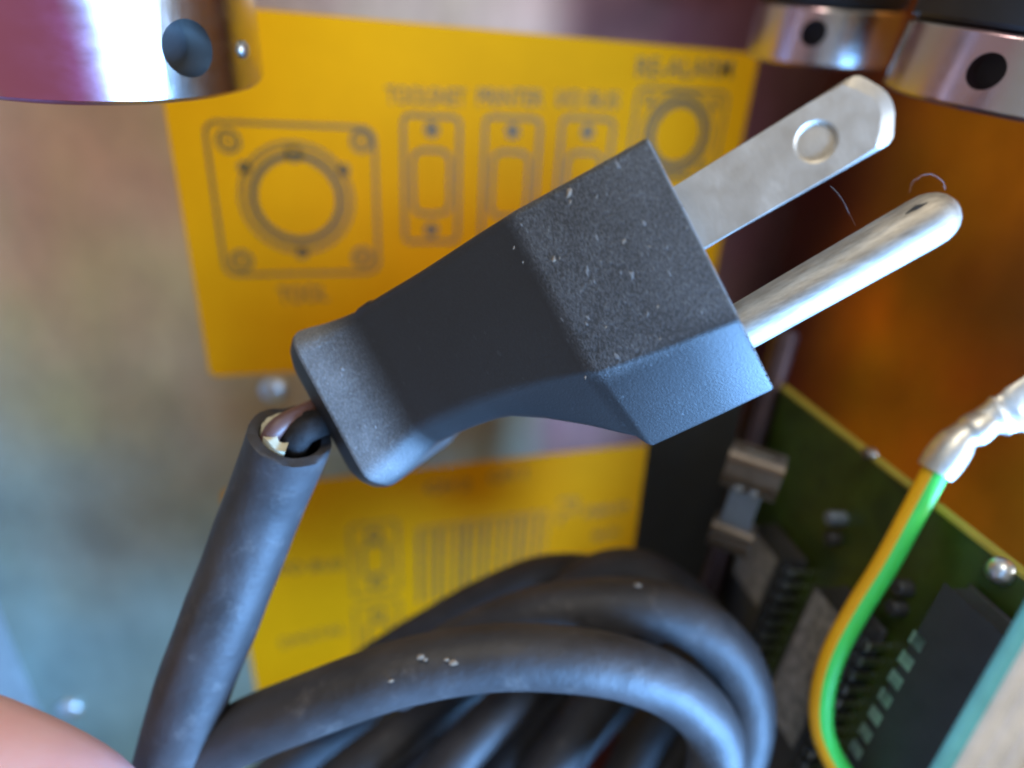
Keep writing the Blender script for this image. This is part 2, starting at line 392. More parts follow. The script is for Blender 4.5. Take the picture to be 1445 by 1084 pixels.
def rrect(x0, x1, z0, z1, r, k=5):
    pts = []
    for cx, cz, a0 in ((x1-r, z1-r, 0), (x0+r, z1-r, 90), (x0+r, z0+r, 180), (x1-r, z0+r, 270)):
        for q in range(k+1): a = math.radians(a0+90*q/k); pts.append((cx+r*math.cos(a), cz+r*math.sin(a)))
    return pts
def circ(c, r, k=40, a0=0, a1=360):
    return [(c[0]+r*math.cos(math.radians(a0+(a1-a0)*q/k)), c[1]+r*math.sin(math.radians(a0+(a1-a0)*q/k))) for q in range(k if a1-a0 >= 360 else k+1)]
def text_mesh(par, s, p0, p1, h, fill=0.92):
    """word fitted between two points of the label, cap height h, as flat ink"""
    cu = bpy.data.curves.new('word', 'FONT'); cu.body = s; cu.size = 1.0; cu.offset = 0.008
    t = bpy.data.objects.new('word', cu); C.objects.link(t)
    bpy.context.view_layer.update()
    me = bpy.data.meshes.new_from_object(t.evaluated_get(bpy.context.evaluated_depsgraph_get()))
    bpy.data.objects.remove(t); bpy.data.curves.remove(cu)
    xs = [v.co.x for v in me.vertices]; ys = [v.co.y for v in me.vertices]
    mx, my = min(xs), min(ys); sw = max(xs)-mx; sh = max(ys)-my
    d = np.array(p1)-np.array(p0); ln = np.linalg.norm(d); ca, sa = d/ln
    off = parent_origin(par)/S
    for v in me.vertices:
        a = (v.co.x-mx)/sw*ln; b = (v.co.y-my)/sh*h - h/2
        v.co = (Vector((p0[0]+a*ca-b*sa, LY-0.05, p0[1]+a*sa+b*ca))-off)*S
    me.materials.append(M['ink'])
    o = bpy.data.objects.new('printed_word', me); C.objects.link(o); o.parent = par
    return o
def ppmm(px, py):                              # mm on the plate per photo pixel
    a = np.array(P2(px-5, py)); b = np.array(P2(px+5, py)); return np.linalg.norm(b-a)/10

ltl, lbl = P2(229, 12), P2(297, 532); lr = P2(1071, 80); lt = P2(560, 30)
c0 = P2(295, 533)
lab = thing('yellow_label', 'large yellow label printed with connector outlines, upper part of back plate', 'label', (c0[0], -0.02, c0[1]))
rect_label(lab, P2(262, 330)[0], P2(1049, 188)[0], P2(350, 529)[1], P2(700, 43)[1])
bm = bmesh.new()
# round tool connector
x0, x1 = P2(303, 280)[0], P2(531, 280)[0]; z0, z1 = P2(425, 386)[1], P2(410, 176)[1]
line_bm(bm, rrect(x0, x1, z0, z1, 2.6), 0.75, True)
k = ppmm(420, 280); cc = P2(420, 281)
for hx, hy in ((322, 199), (510, 199), (341, 368), (512, 363)):
    c = P2(hx, hy); line_bm(bm, circ(c, 14*k, 24), 0.75, True); line_bm(bm, circ(c, 7*k, 16), 0.4, True)
line_bm(bm, circ(cc, 79*k), 0.6, True); line_bm(bm, circ(cc, 72*k), 0.4, True); line_bm(bm, circ(cc, 61*k), 1.5, True)
for a in (32, 148, 270):
    q = (cc[0]+81*k*math.cos(math.radians(a)), cc[1]+81*k*math.sin(math.radians(a))); line_bm(bm, circ(q, 6*k, 14), 0.9, True)
q = (cc[0], cc[1]+64*k); line_bm(bm, circ(q, 10*k, 12, 180, 360), 0.7); line_bm(bm, [(q[0]-10*k, q[1]), (q[0]-6*k, q[1]+8*k), (q[0]+6*k, q[1]+8*k), (q[0]+10*k, q[1])], 0.7)
# three nine-pin outlines
for (ax0, ax1, ay0, ay1) in ((570, 647, 164, 341), (682, 757, 166, 345), (787, 857, 167, 345)):
    m_ = (ax0+ax1)/2; kk = ppmm(m_, 250)
    X0, X1 = P2(ax0, 250)[0], P2(ax1, 250)[0]; Z0, Z1 = P2(m_, ay1)[1], P2(m_, ay0)[1]; cx = (X0+X1)/2; wv = X1-X0; hv = Z1-Z0
    line_bm(bm, rrect(X0, X1, Z0, Z1, 1.6), 0.85, True)
    line_bm(bm, rrect(cx-wv*0.34, cx+wv*0.34, Z0+hv*0.235, Z0+hv*0.745, 2.6), 0.85, True)
    for f in (0.10, 0.90): line_bm(bm, circ((cx, Z0+hv*f), 1.25, 18), 0.9, True); line_bm(bm, circ((cx, Z0+hv*f), 0.4, 10), 0.5, True)
# small round alarm connector
X0, X1 = P2(893, 185)[0], P2(1018, 185)[0]; Z0, Z1 = P2(955, 250)[1], P2(955, 127)[1]; cx, cz = (X0+X1)/2, (Z0+Z1)/2
line_bm(bm, rrect(X0, X1, Z0, Z1, 1.8), 0.7, True)
line_bm(bm, circ((cx, cz), (X1-X0)*0.30), 1.9, True); line_bm(bm, circ((cx, cz), (X1-X0)*0.385), 0.7, True)
for sx_ in (0.13, 0.87):
    for sz_ in (0.13, 0.87): line_bm(bm, circ((X0+(X1-X0)*sx_, Z0+(Z1-Z0)*sz_), 0.9, 14), 0.7, True)
finish('printed_outline', bm, M['ink'], lab, smooth=None)
text_mesh(lab, 'TOOL', P2(393, 417), P2(462, 413), 4.0)
text_mesh(lab, 'TOOLSNET', P2(545, 134), P2(657, 138), 3.5)
text_mesh(lab, 'PRINTER', P2(674, 137), P2(766, 139), 3.5)
text_mesh(lab, 'I/O BUS', P2(787, 139), P2(873, 142), 3.5)
text_mesh(lab, 'RE-ALARM', P2(899, 95), P2(1034, 97), 4.2)

c0 = P2(365, 975)
lab2 = thing('yellow_label', 'lower yellow label with printed row of bars, partly behind the coiled cable', 'label', (c0[0], -0.02, c0[1]))
rect_label(lab2, P2(352, 920)[0], P2(921, 700)[0], P2(500, 1075)[1], P2(700, 650)[1])
bm = bmesh.new()
def seg(a, b, wd): line_bm(bm, [P2(*a), P2(*b)], wd)
zt, zb_ = P2(680, 738)[1], P2(680, 836)[1]
xa, xb = P2(592, 790)[0], P2(768, 770)[0]
wds = [1.1, 0.6, 1.3, 0.5, 0.9, 1.4, 0.6, 1.2, 0.5, 1.0, 0.7, 1.3, 0.6, 0.9, 0.5]
for i in range(15):
    x = xa+(xb-xa)*i/14; line_bm(bm, [(x, zb_), (x, zt)], wds[i])
line_bm(bm, [(xa-0.6, zt+0.9), (xb+0.6, zt+0.9)], 0.6)
X0, X1 = P2(497, 800)[0], P2(562, 790)[0]; cx = (X0+X1)/2
for (Z0, Z1) in ((P2(530, 838)[1], P2(530, 738)[1]), (P2(525, 950)[1], P2(525, 852)[1])):
    line_bm(bm, rrect(X0, X1, Z0, Z1, 1.5), 0.6, True); h_ = Z1-Z0
    for f in (0.16, 0.84): line_bm(bm, circ((cx, Z0+h_*f), 2.0, 20), 1.0, True)
    line_bm(bm, rrect(cx-3.6, cx+3.6, Z0+h_*0.28, Z0+h_*0.72, 1.8), 0.9, True)
xq = P2(800, 720)
line_bm(bm, [(xq[0]-3, xq[1]+4), (xq[0]+3, xq[1]+4), (xq[0]+3, xq[1]-1), (xq[0]-2, xq[1]-1), (xq[0]-2, xq[1]-5)], 1.0)
finish('printed_outline', bm, M['ink'], lab2, smooth=None)
text_mesh(lab2, 'CH 2', P2(601, 689), P2(664, 683), 3.6)
text_mesh(lab2, 'CH 1', P2(690, 674), P2(742, 667), 3.6)
text_mesh(lab2, 'I/O BUS', P2(392, 803), P2(484, 796), 3.6)
text_mesh(lab2, 'DIGITAL', P2(396, 908), P2(488, 886), 3.6)
text_mesh(lab2, 'FIELD', P2(826, 724), P2(886, 714), 3.4)
text_mesh(lab2, 'BUS', P2(838, 757), P2(872, 749), 3.0)

# ------------------------------------------------------------------ plated round collars with a radial bore
def collar(px, py, depth, label, R_=16.0, H=12.0, hole_px=None, tilt=None, hole_r=2.15, top_part=None, flange_h=5.0, stretch=1.0):
    """px,py: where the middle of the band's axis is seen"""
    c = at(px, py, depth); ax = unit(tilt if tilt is not None else (0, 0, 1))
    hp = ray(*hole_px); o_ = CAM - c                                   # hole where the view ray meets the band
    hp_p = hp - hp.dot(ax)*ax; op = o_ - o_.dot(ax)*ax
    A_ = hp_p.dot(hp_p); B_ = 2*hp_p.dot(op); C_ = op.dot(op)-R_**2
    t = (-B_ - math.sqrt(max(B_*B_-4*A_*C_, 0)))/(2*A_); hit = CAM + hp*t
    rad = hit - c; hh = rad.dot(ax); rad = unit(rad - hh*ax)
    # own axes: z = ax, -y roughly toward the camera
    yy = unit(-(op)); xx = np.cross(yy, ax)
    rot = np.stack([xx, yy, ax], 1)
    th = thing('metal_collar', label, 'metal collar', c, rot, 'plated collars with a side hole')
    inv = rot.T
    def loc(v): return inv @ v
    rl = loc(rad)
    bm = bmesh.new()
    b = 0.7
    lathe_bm(bm, [(R_*0.3, -H/2), (R_-b*1.6, -H/2), (R_-b*0.5, -H/2+b*0.35), (R_, -H/2+b), (R_, -H/2+b*1.5), (R_, H/2-b*1.5), (R_, H/2-b), (R_-b*0.5, H/2-b*0.35), (R_-b*1.6, H/2), (R_*0.3, H/2)], (0, 0, 0), (0, 0, 1), 96)
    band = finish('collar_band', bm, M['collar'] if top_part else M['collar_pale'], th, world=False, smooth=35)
    # cut the bore
    bm = bmesh.new(); lathe_bm(bm, [(hole_r, 0), (hole_r, 14)], rl*(R_-6)+np.array([0, 0, hh]), rl, 40)
    tg = unit(np.cross(rl, (0, 0, 1)))
    for v in bm.verts: v.co = np.array(v.co)+tg*(np.array(v.co).dot(tg))*(stretch-1)
    cut = finish('bore_cutter', bm, M['hole'], th, world=False)
    md = band.modifiers.new('bore', 'BOOLEAN'); md.object = cut; md.operation = 'DIFFERENCE'; md.solver = 'EXACT'
    bpy.context.view_layer.update()
    nm = bpy.data.meshes.new_from_object(band.evaluated_get(bpy.context.evaluated_depsgraph_get()))
    band.modifiers.clear(); band.data = nm; nm.set_sharp_from_angle(angle=math.radians(35)); bpy.data.objects.remove(cut)
    bm = bmesh.new(); lathe_bm(bm, [(hole_r*1.5, -5.6), (hole_r*1.5, -5.2), (hole_r*0.3, -5.0)], rl*R_+np.array([0, 0, hh]), rl, 32)
    finish('bore_plug', bm, M['hole'], th, world=False)
    bm = bmesh.new(); lathe_bm(bm, [(R_*0.97, H/2+0.05), (R_*1.0, H/2+0.6), (R_*1.0, H/2+flange_h-0.6), (R_*0.96, H/2+flange_h)], (0, 0, 0), (0, 0, 1), 64)
    finish('rubber_washer', bm, M['blackrub'], th, world=False)
    bm = bmesh.new(); z_ = H/2+flange_h+0.05
    lathe_bm(bm, [(R_*0.42, z_), (R_*0.46, z_+0.8), (R_*0.46, z_+3.4), (R_*0.36, z_+4.6), (R_*0.2, z_+5.0)], (0, 0, 0), (0, 0, 1), 40)
    finish('nut', bm, M['chrome'], th, world=False)
    bm = bmesh.new(); lathe_bm(bm, [(R_*0.2, z_+4.8), (R_*0.2, z_+30)], (0, 0, 0), (0, 0, 1), 24)
    finish('post', bm, M['blackrub'], th, world=False)
    if top_part: top_part(th, R_, H, loc)
    return th
def lug(th, R_, H, loc):
    a = math.radians(-38)                       # small bright set screw near the right edge of the large collar
    d = np.array([math.cos(a), math.sin(a), 0])
    bm = bmesh.new(); lathe_bm(bm, [(0.95, -0.1), (1.05, 0.25), (0.7, 0.6), (0.2, 0.7)], d*R_+np.array([0, 0, -2.0]), d, 20)
    finish('set_screw', bm, M['chrome'], th, world=False)
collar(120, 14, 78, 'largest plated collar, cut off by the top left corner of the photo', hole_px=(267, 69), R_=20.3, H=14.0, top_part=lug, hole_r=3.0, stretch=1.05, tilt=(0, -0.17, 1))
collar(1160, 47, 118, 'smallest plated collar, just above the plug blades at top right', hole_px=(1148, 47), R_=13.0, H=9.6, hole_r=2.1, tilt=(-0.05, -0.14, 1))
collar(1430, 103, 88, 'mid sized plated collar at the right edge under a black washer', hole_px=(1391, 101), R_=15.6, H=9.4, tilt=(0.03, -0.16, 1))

# ------------------------------------------------------------------ power plug
def rotm(w_):
    t = np.linalg.norm(w_); k = np.array(w_)/t; K = np.array([[0, -k[2], k[1]], [k[2], 0, -k[0]], [-k[1], k[0], 0]])
    return np.eye(3)+math.sin(t)*K+(1-math.cos(t))*K@K
PR0 = rotm((0.0069, -0.3966, 0.446)); PT0 = np.array([19.6947, 16.7114, -66.0758])
rl_ = math.radians(7.5); PR = PR0 @ np.array([[1, 0, 0], [0, math.cos(rl_), -math.sin(rl_)], [0, math.sin(rl_), math.cos(rl_)]])
PIV = np.array([-15, 0, 7.0]); PT = PT0 + PR0 @ PIV - PR @ PIV
plug_rot = RW @ PR; plug_loc = CAM + RW @ PT
def plug_world(p): return plug_loc + plug_rot @ np.array(p, float)
plug = thing('power_plug', 'dusty black three-pin power plug held up in front of the yellow label', 'power plug', plug_loc, plug_rot)

def ring(zs, yt, yc, zb, yb, rt, rc, rb, k=5):
    """half section corners (z, y) with fillets, mirrored; returns closed list of (y, z)"""
    cor = [(zs, yt, rt), (zs, yc, rc), (zb, yb, rb), (-zb, yb, rb), (-zs, yc, rc), (-zs, yt, rt)]
    out = []; n = len(cor)
    for i in range(n):
        p = np.array(cor[i][:2]); a = np.array(cor[i-1][:2]); b = np.array(cor[(i+1) % n][:2]); r = cor[i][2]
        da, db = a-p, b-p; la, lb = np.linalg.norm(da), np.linalg.norm(db); da /= la; db /= lb
        ang = math.acos(max(-1, min(1, da.dot(db)))); t = min(r/math.tan(ang/2), la*0.45, lb*0.45)
        q0, q1 = p+da*t, p+db*t
        for j in range(k+1):
            s = j/k; out.append((1-s)**2*q0+2*s*(1-s)*p+s*s*q1)
    # extra points on the long flats so that bending stations stay smooth
    return [(q[1], q[0]) for q in out]
# x, zs, yt, yc, zb, yb, r_top, r_chamfer, r_bottom
ST = [(0.00, 10.6, 7.6, -10.5, 4.9, -18.9, 0.5, 1.2, 0.8),
      (-0.12, 10.88, 7.84, -10.6, 5.0, -19.1, 0.5, 1.2, 0.8),
      (-0.40, 11.00, 7.95, -10.6, 5.05, -19.2, 0.55, 1.2, 0.8),
      (-6.0, 10.98, 8.25, -10.15, 5.05, -19.45, 0.6, 1.1, 0.8),
      (-13.9, 10.9, 8.75, -9.3, 5.0, -19.7, 0.8, 0.9, 0.8),
      (-14.15, 10.88, 8.78, -9.2, 5.05, -19.6, 0.8, 0.9, 0.8),
      (-14.45, 10.82, 8.8, -9.1, 5.2, -19.2, 0.9, 1.0, 0.9),
      (-15.0, 10.62, 8.85, -8.8, 5.5, -18.0, 1.0, 1.2, 1.2),
      (-16.0, 10.50, 8.9, -8.6, 5.8, -17.2, 1.1, 1.6, 1.5),
      (-19.0, 10.35, 8.95, -7.9, 6.2, -14.8, 1.2, 2.2, 2.2),
      (-23.0, 10.20, 8.95, -7.2, 6.5, -12.0, 1.4, 2.6, 2.6),
      (-26.5, 10.1, 8.95, -6.8, 6.6, -10.05, 1.5, 2.6, 2.6),
      (-28.2, 10.0, 9.0, -6.6, 6.6, -9.55, 1.6, 2.6, 2.6),
      (-31.0, 9.85, 9.1, -6.4, 6.6, -9.2, 1.6, 2.6, 2.6),
      (-34.2, 9.55, 9.2, -6.2, 6.6, -8.95, 1.6, 2.6, 2.6),
      (-34.7, 9.55, 9.42, -6.2, 6.6, -9.05, 1.6, 2.6, 2.6),
      (-36.4, 9.35, 9.4, -6.2, 6.6, -9.0, 1.6, 2.6, 2.6),
      (-37.0, 9.3, 9.2, -6.3, 6.6, -8.95, 1.6, 2.6, 2.6),
      (-39.0, 9.6, 9.45, -6.9, 7.0, -9.5, 1.7, 2.3, 2.3),
      (-41.5, 10.7, 9.9, -7.9, 7.6, -10.2, 2.6, 2.8, 2.8),
      (-43.5, 11.8, 10.4, -8.7, 8.4, -10.9, 2.9, 3.0, 3.0),
      (-43.9, 11.98, 10.5, -8.7, 8.4, -11.0, 3.0, 3.0, 3.0),
      (-44.3, 11.95, 10.5, -8.7, 8.4, -11.0, 3.0, 3.0, 3.0),
      (-44.9, 11.55, 10.45, -8.65, 8.3, -10.95, 3.0, 3.0, 3.0),
      (-46.4, 10.6, 10.0, -8.3, 7.9, -10.6, 3.0, 3.0, 3.0),
      (-47.6, 9.5, 9.1, -7.6, 7.0, -9.7, 2.8, 2.8, 2.8),
      (-48.5, 8.2, 7.9, -6.6, 6.0, -8.4, 2.4, 2.4, 2.4),
      (-48.9, 5.5, 5.0, -4.0, 3.8, -5.2, 2.0, 2.0, 2.0)]
bm = bmesh.new(); rings = []
for s_ in ST:
    # a little unevenness of the moulded edge
    rings.append([bm.verts.new((s_[0]-(0.04*(11-z) if s_[0] > -0.5 else 0), y, z)) for y, z in ring(*s_[1:])])
for a, b in zip(rings, rings[1:]):
    n = len(a)
    for k in range(n): bm.faces.new((a[k], a[(k+1) % n], b[(k+1) % n], b[k]))
bm.faces.new(rings[0]); bm.faces.new(rings[-1][::-1])
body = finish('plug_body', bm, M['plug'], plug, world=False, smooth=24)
# ragged flash along the moulded front edge
bm = bmesh.new()
fr = [q for q in ring(*ST[1][1:])]
for k in range(len(fr)):
    a = np.array(fr[k]); b = np.array(fr[(k+1) % len(fr)]); L_ = np.linalg.norm(b-a); n = max(1, int(L_/0.35))
    for j in range(n):
        if random.random() < 0.72:
            q = a+(b-a)*(j+random.random())/n; sc_ = random.uniform(0.03, 0.085)
            box_bm(bm, (-0.1+random.uniform(-0.05, 0.05)-0.04*(11-q[1]), q[0], q[1]), sc_*1.4, sc_*random.uniform(1, 3.2), sc_*1.4)
o = finish('mould_flash', bm, M['plug'], body, world=False, smooth=None); o['kind'] = 'stuff'

def rz(a, c, p):
    p = np.array(p, float)-c; ca, sa = math.cos(a), math.sin(a)
    return np.array([ca*p[0]-sa*p[1], sa*p[0]+ca*p[1], p[2]])+c
def blade(zc, bend, side):
    """flat blade: outline in (x, y), dimple on the outer face, bevelled end"""
    t = 0.75; W_ = 3.35; L_ = 18.7; bm = bmesh.new()
    xs = [-2.5, -0.5, 4, 8]; out = []
    # outline of the tip: straight sides, rounded corners, slightly bowed end
    up_ = [(x, W_) for x in (-2.5, 3, 8, 13, 16.4)]
    for a in (20, 45, 70): up_.append((16.7+1.15*math.sin(math.radians(a)), W_-1.15+1.15*math.cos(math.radians(a))))
    up_ += [(L_-0.5, 1.75), (L_-0.22, 1.2), (L_-0.05, 0.6)]
    out = up_+[(L_, 0)]+[(x, -y) for x, y in up_[::-1]]
    def inset(o, d, lim):                       # the end is bevelled, the long edges only eased
        r = []
        for x, y in o:
            k = max(0.0, min(1.0, (x-15.8)/1.6)); r.append((x-d*k*1.0, y*(1-0.03-0.16*k*d/1.3)))
        return r
    o2 = inset(out, 1.15, 0)
    mid = [bm.verts.new((x, y, -t*0.12)) for x, y in out]; mid2 = [bm.verts.new((x, y, t*0.12)) for x, y in out]
    topv = [bm.verts.new((x, y, t)) for x, y in o2]; botv = [bm.verts.new((x, y, -t)) for x, y in o2]
    n = len(out)
    for A_, B_ in ((botv, mid), (mid, mid2), (mid2, topv)):
        for k in range(n-1): bm.faces.new((A_[k], A_[k+1], B_[k+1], B_[k]))
        bm.faces.new((A_[n-1], A_[0], B_[0], B_[n-1]))
    # faces with a through bore ring: bridge outer loop with the dimple rim
    cx_, r0 = 12.2, 1.75
    for sgn, loop in ((1, topv), (-1, botv)):
        rims = []
        K = 40
        for r_, z_ in ((r0+0.10, t), (r0-0.10, t-0.16), (r0-0.16, t-0.40), (r0-0.24, t-0.46), (r0-0.5, t-0.42)):
            rims.append([bm.verts.new((cx_+r_*math.cos(2*math.pi*k/K), r_*math.sin(2*math.pi*k/K), sgn*z_)) for k in range(K)])
        for A_, B_ in zip(rims, rims[1:]):
            for k in range(K): bm.faces.new((A_[k], A_[(k+1) % K], B_[(k+1) % K], B_[k]))
        bm.faces.new(rims[-1])
        es = [bm.edges.get((rims[0][k], rims[0][(k+1) % K])) for k in range(K)]
        es += [bm.edges.get((loop[k], loop[(k+1) % n])) for k in range(n)]
        bmesh.ops.triangle_fill(bm, use_beauty=True, edges=[e for e in es if e])
    for v in bm.verts:
        v.co.z += zc; v.co = rz(bend, np.array([0, 0, 0]), v.co)
    return finish('flat_blade', bm, M['nickel'], plug, world=False, smooth=16)
blade(6.35, 0.030, 1); blade(-6.35, 0.075, -1)
# round ground pin, bent a little toward the blades, hollow rolled tip
bm = bmesh.new(); pts = []; rad = []
pr = 2.62
for x in (-3, 0, 4, 8, 12, 15, 17, 18.2): pts.append((x, 0, 0)); rad.append(pr)
for a in (15, 30, 45, 60, 75, 86): pts.append((18.6+2.9*math.sin(math.radians(a)), 0, 0)); rad.append(pr*math.cos(math.radians(a))**0.85)
tube_bm(bm, pts, rad, 36, up=(0, 1, 0))
gp = bm
for v in bm.verts:
    v.co = rz(0.085, np.array([0, 0, 0]), v.co)+np.array([0, -12.6, 0])
pin = finish('ground_pin', bm, M['pinmetal'], plug, world=False, smooth=50)
# short slit in the pin's rounded tip
bm = bmesh.new(); sl = []
for x, y, z in ((17.2, 1.85, 1.87), (18.2, 1.85, 1.86), (19.2, 1.68, 1.86)): sl.append(rz(0.085, np.array([0, 0, 0]), (x, y, z))+np.array([0, -12.6, 0]))
tube_bm(bm, sl, [0.05, 0.26, 0.06], 10); finish('tip_slit', bm, M['hole'], pin, world=False)

# dust flakes on the body
bm = bmesh.new()
cl = plug_rot.T @ (CAM-plug_loc)
def on_side(px, py, z):
    d = plug_rot.T @ ray(px, py); return cl + d*((z-cl[2])/d[2])
def flake(c, r, nrm=(0, 0, 1), elong=1.8, ang=0.9):
    vs = []; K = 7
    for k in range(K):
        a = 2*math.pi*k/K; rr = 0.8*r*random.uniform(0.45, 1.25); x, y = rr*math.cos(a)*elong, rr*math.sin(a)
        vs.append(bm.verts.new((c[0]+x*math.cos(ang)-y*math.sin(ang), c[1]+x*math.sin(ang)+y*math.cos(ang), c[2]+0.03)))
    ap = bm.verts.new((c[0], c[1], c[2]+0.03+r*0.28))
    for k in range(K): bm.faces.new((vs[k], vs[(k+1) % K], ap))
for px, py, r in ((803, 272, 0.36), (805, 285, 0.16), (782, 366, 0.30), (790, 364, 0.12), (880, 340, 0.26), (842, 279, 0.12), (917, 348, 0.12), (855, 462, 0.13), (928, 433, 0.15), (932, 478, 0.13), (826, 533, 0.17), (725, 350, 0.13), (738, 370, 0.12)):
    flake(on_side(px, py, 10.95), r)
o = finish('dust_flakes', bm, M['dust'], body, world=False, smooth=None); o['kind'] = 'stuff'

# cord: torn jacket end, paper filler, inner conductors, jacket down to the hand
J = [(410, 616, 73.6), (398, 648, 75.5), (376, 705, 77.8), (343, 790, 79.6), (308, 880, 80.5), (274, 970, 82), (248, 1060, 84), (228, 1150, 86), (200, 1260, 88), (150, 1400, 90)]
JP = catmull([at(*q) for q in J], 10)
toW = lambda p: plug_rot.T @ (np.array(p)-plug_loc)
bm = bmesh.new()
JL = [toW(p) for p in JP]
tilt_n = unit(unit(JL[0]-JL[3])+0.45*np.array([0, 0, 1]))
tube_bm(bm, JL, 4.9, 32, cap=False, wobble=0.035)
# wall of the open end, turned in
bm.verts.ensure_lookup_table()
rim = [bm.verts[k] for k in range(32)]; cen = JL[0]; axj = unit(JL[0]-JL[2])
r1 = [bm.verts.new(cen+(np.array(v.co)-cen)*(0.92+0.03*math.sin(k_*1.7))+axj*(0.2+0.9*noise.noise(Vector((k_*0.45, 3, 1))))) for k_, v in enumerate(rim)]; r2 = [bm.verts.new(cen+(np.array(v.co)-cen)*0.74+axj*0.1) for v in rim]
r3 = [bm.verts.new(cen+(np.array(v.co)-cen)*0.70-axj*5) for v in rim]
for A_, B_ in ((rim, r1), (r1, r2), (r2, r3)):
    for k in range(32): bm.faces.new((A_[k], A_[(k+1) % 32], B_[(k+1) % 32], B_[k]))
bm.faces.new(r3)
cord = finish('cord_jacket', bm, M['cord'], plug, world=False, smooth=50)
# crumpled paper filler showing at the torn end
FA = 2.6
bm = bmesh.new(); ux = unit(np.cross(axj, (0, 0, 1))); uy = np.cross(axj, ux); ra = []; rb_ = []; rc_ = []
for k in range(28):
    a = 2*math.pi*k/27*0.42+FA; q = ux*math.cos(a)+uy*math.sin(a)
    hgt = 1.0+0.5*noise.noise(Vector((k*0.23, 1, 2)))
    ra.append(bm.verts.new(cen+q*3.25-axj*2)); rb_.append(bm.verts.new(cen+q*(3.4+0.2*noise.noise(Vector((k*0.3, 0, 0))))+axj*hgt*0.6)); rc_.append(bm.verts.new(cen+q*(2.3+0.3*noise.noise(Vector((k*0.25, 4, 0))))+axj*hgt))
for A_, B_ in ((ra, rb_), (rb_, rc_)):
    for k in range(27): bm.faces.new((A_[k], A_[k+1], B_[k+1], B_[k]))
finish('paper_filler', bm, M['filler'], cord, world=False)
def inner(q, r_, e, m, lift):
    s0 = cen-axj*4+q; s1 = cen+axj*1.2+q
    s2 = (s1+e)/2+axj*lift
    bm = bmesh.new(); tube_bm(bm, catmull([s0, s1, s2, e+np.array([-0.4, 0, 0]), e+np.array([2, 0, 0])], 8), r_, 20, wobble=0.12)
    finish('inner_conductor', bm, m, cord, world=False, smooth=60)
inner(-ux*1.0+uy*1.2, 1.7, np.array([-48.0, -2.6, 3.0]), M['core'], 0.0)
inner(ux*0.9+uy*0.2, 1.8, np.array([-48.0, -0.6, 2.0]), M['core'], 0.3)
inner(-ux*1.2-uy*1.5, 1.15, np.array([-48.0, 1.4, 2.0]), M['browncore'], 0.9)
# strain-relief stub where the conductors enter the plug
bm = bmesh.new(); tube_bm(bm, catmull([(-46, -0.5, 1.5), (-49.5, -0.8, 2.0), (-51.2, -1.6, 2.2)], 6), [5.6, 5.5, 5.4, 5.3, 5.2, 5.1, 5.0, 4.9, 4.8, 4.7, 4.5, 4.1, 3.2], 28)
finish('strain_relief', bm, M['plug'], plug, world=False, smooth=50)

# lint fibres caught on the blade and pin
for i, (pts, lb) in enumerate((([(1283, 272, 58.8), (1290, 255, 58), (1312, 246, 58), (1330, 256, 58.3), (1334, 268, 58.9)], 'curled pale lint fibre on the tip of the round ground pin'),
                 ([(1172, 262, 60), (1186, 278, 60), (1198, 300, 60.5), (1207, 318, 61.5)], 'short straight lint fibre hanging between blade and ground pin'))):
    c = at(*pts[0]); bm = bmesh.new(); tube_bm(bm, catmull([at(*p) for p in pts], 8), 0.007, 6)
    o = finish('lint_fibre', bm, M['lint'], None, smooth=None, loc=c); o['label'] = lb; o['category'] = 'lint'

# ------------------------------------------------------------------ coiled cable
c0 = at(700, 1000, 100)
coil = thing('coiled_cable', 'coil of thick black rubber cable below the plug', 'cable', c0)
strands = [
 [(150, 1200, 90), (240, 1100, 87), (330, 1040, 84), (430, 998, 82), (565, 950, 81), (690, 928, 81), (800, 930, 82), (890, 946, 84), (955, 975, 87), (1000, 1020, 90), (1010, 1075, 92), (985, 1150, 94), (930, 1250, 96)],
 [(560, 965, 103), (640, 915, 99), (740, 872, 95), (830, 856, 93), (921, 858, 92), (985, 882, 92), (1028, 922, 93), (1050, 970, 94), (1052, 1030, 95), (1030, 1100, 97), (980, 1220, 100)],
 [(440, 1010, 124), (520, 945, 119), (610, 890, 115), (700, 842, 112), (780, 815, 111), (860, 825, 113), (930, 880, 117)],
 [(700, 910, 112), (770, 858, 109), (832, 820, 107), (885, 808, 106), (935, 825, 107), (990, 875, 109), (1020, 960, 112)],
 [(900, 930, 118), (846, 985, 113), (800, 1045, 110), (750, 1120, 108), (690, 1230, 106)],
 [(800, 930, 122), (735, 980, 116), (670, 1040, 111), (610, 1110, 108), (550, 1200, 106)],
 [(690, 950, 126), (615, 1000, 120), (545, 1050, 115), (470, 1110, 111), (400, 1190, 108)],
 [(1000, 930, 128), (950, 985, 124), (905, 1050, 120), (870, 1130, 116), (840, 1230, 114)],
 [(760, 930, 134), (690, 990, 130), (620, 1050, 126), (540, 1130, 122), (480, 1220, 120)],
 [(980, 920, 136), (900, 960, 133), (830, 1030, 130), (770, 1110, 127), (700, 1230, 124)],
 [(860, 900, 140), (800, 960, 136), (740, 1030, 133), (690, 1110, 130), (640, 1230, 128)],
 [(1060, 900, 140), (1010, 970, 136), (960, 1040, 133), (920, 1120, 130), (880, 1230, 128)],
 [(820, 880, 150), (860, 950, 146), (900, 1030, 143), (930, 1120, 141), (950, 1230, 140)],
 [(560, 960, 142), (640, 985, 140), (700, 1060, 138), (740, 1150, 136), (760, 1240, 136)],
 [(640, 950, 136), (540, 1000, 131), (450, 1050, 126), (370, 1110, 122), (300, 1190, 119)],
]
for s_ in strands:
    bm = bmesh.new(); tube_bm(bm, catmull([at(*q) for q in s_], 10), 4.15, 28, wobble=0.015)
    finish('cable_loop', bm, M['cord'], coil, smooth=60)
bm = bmesh.new()
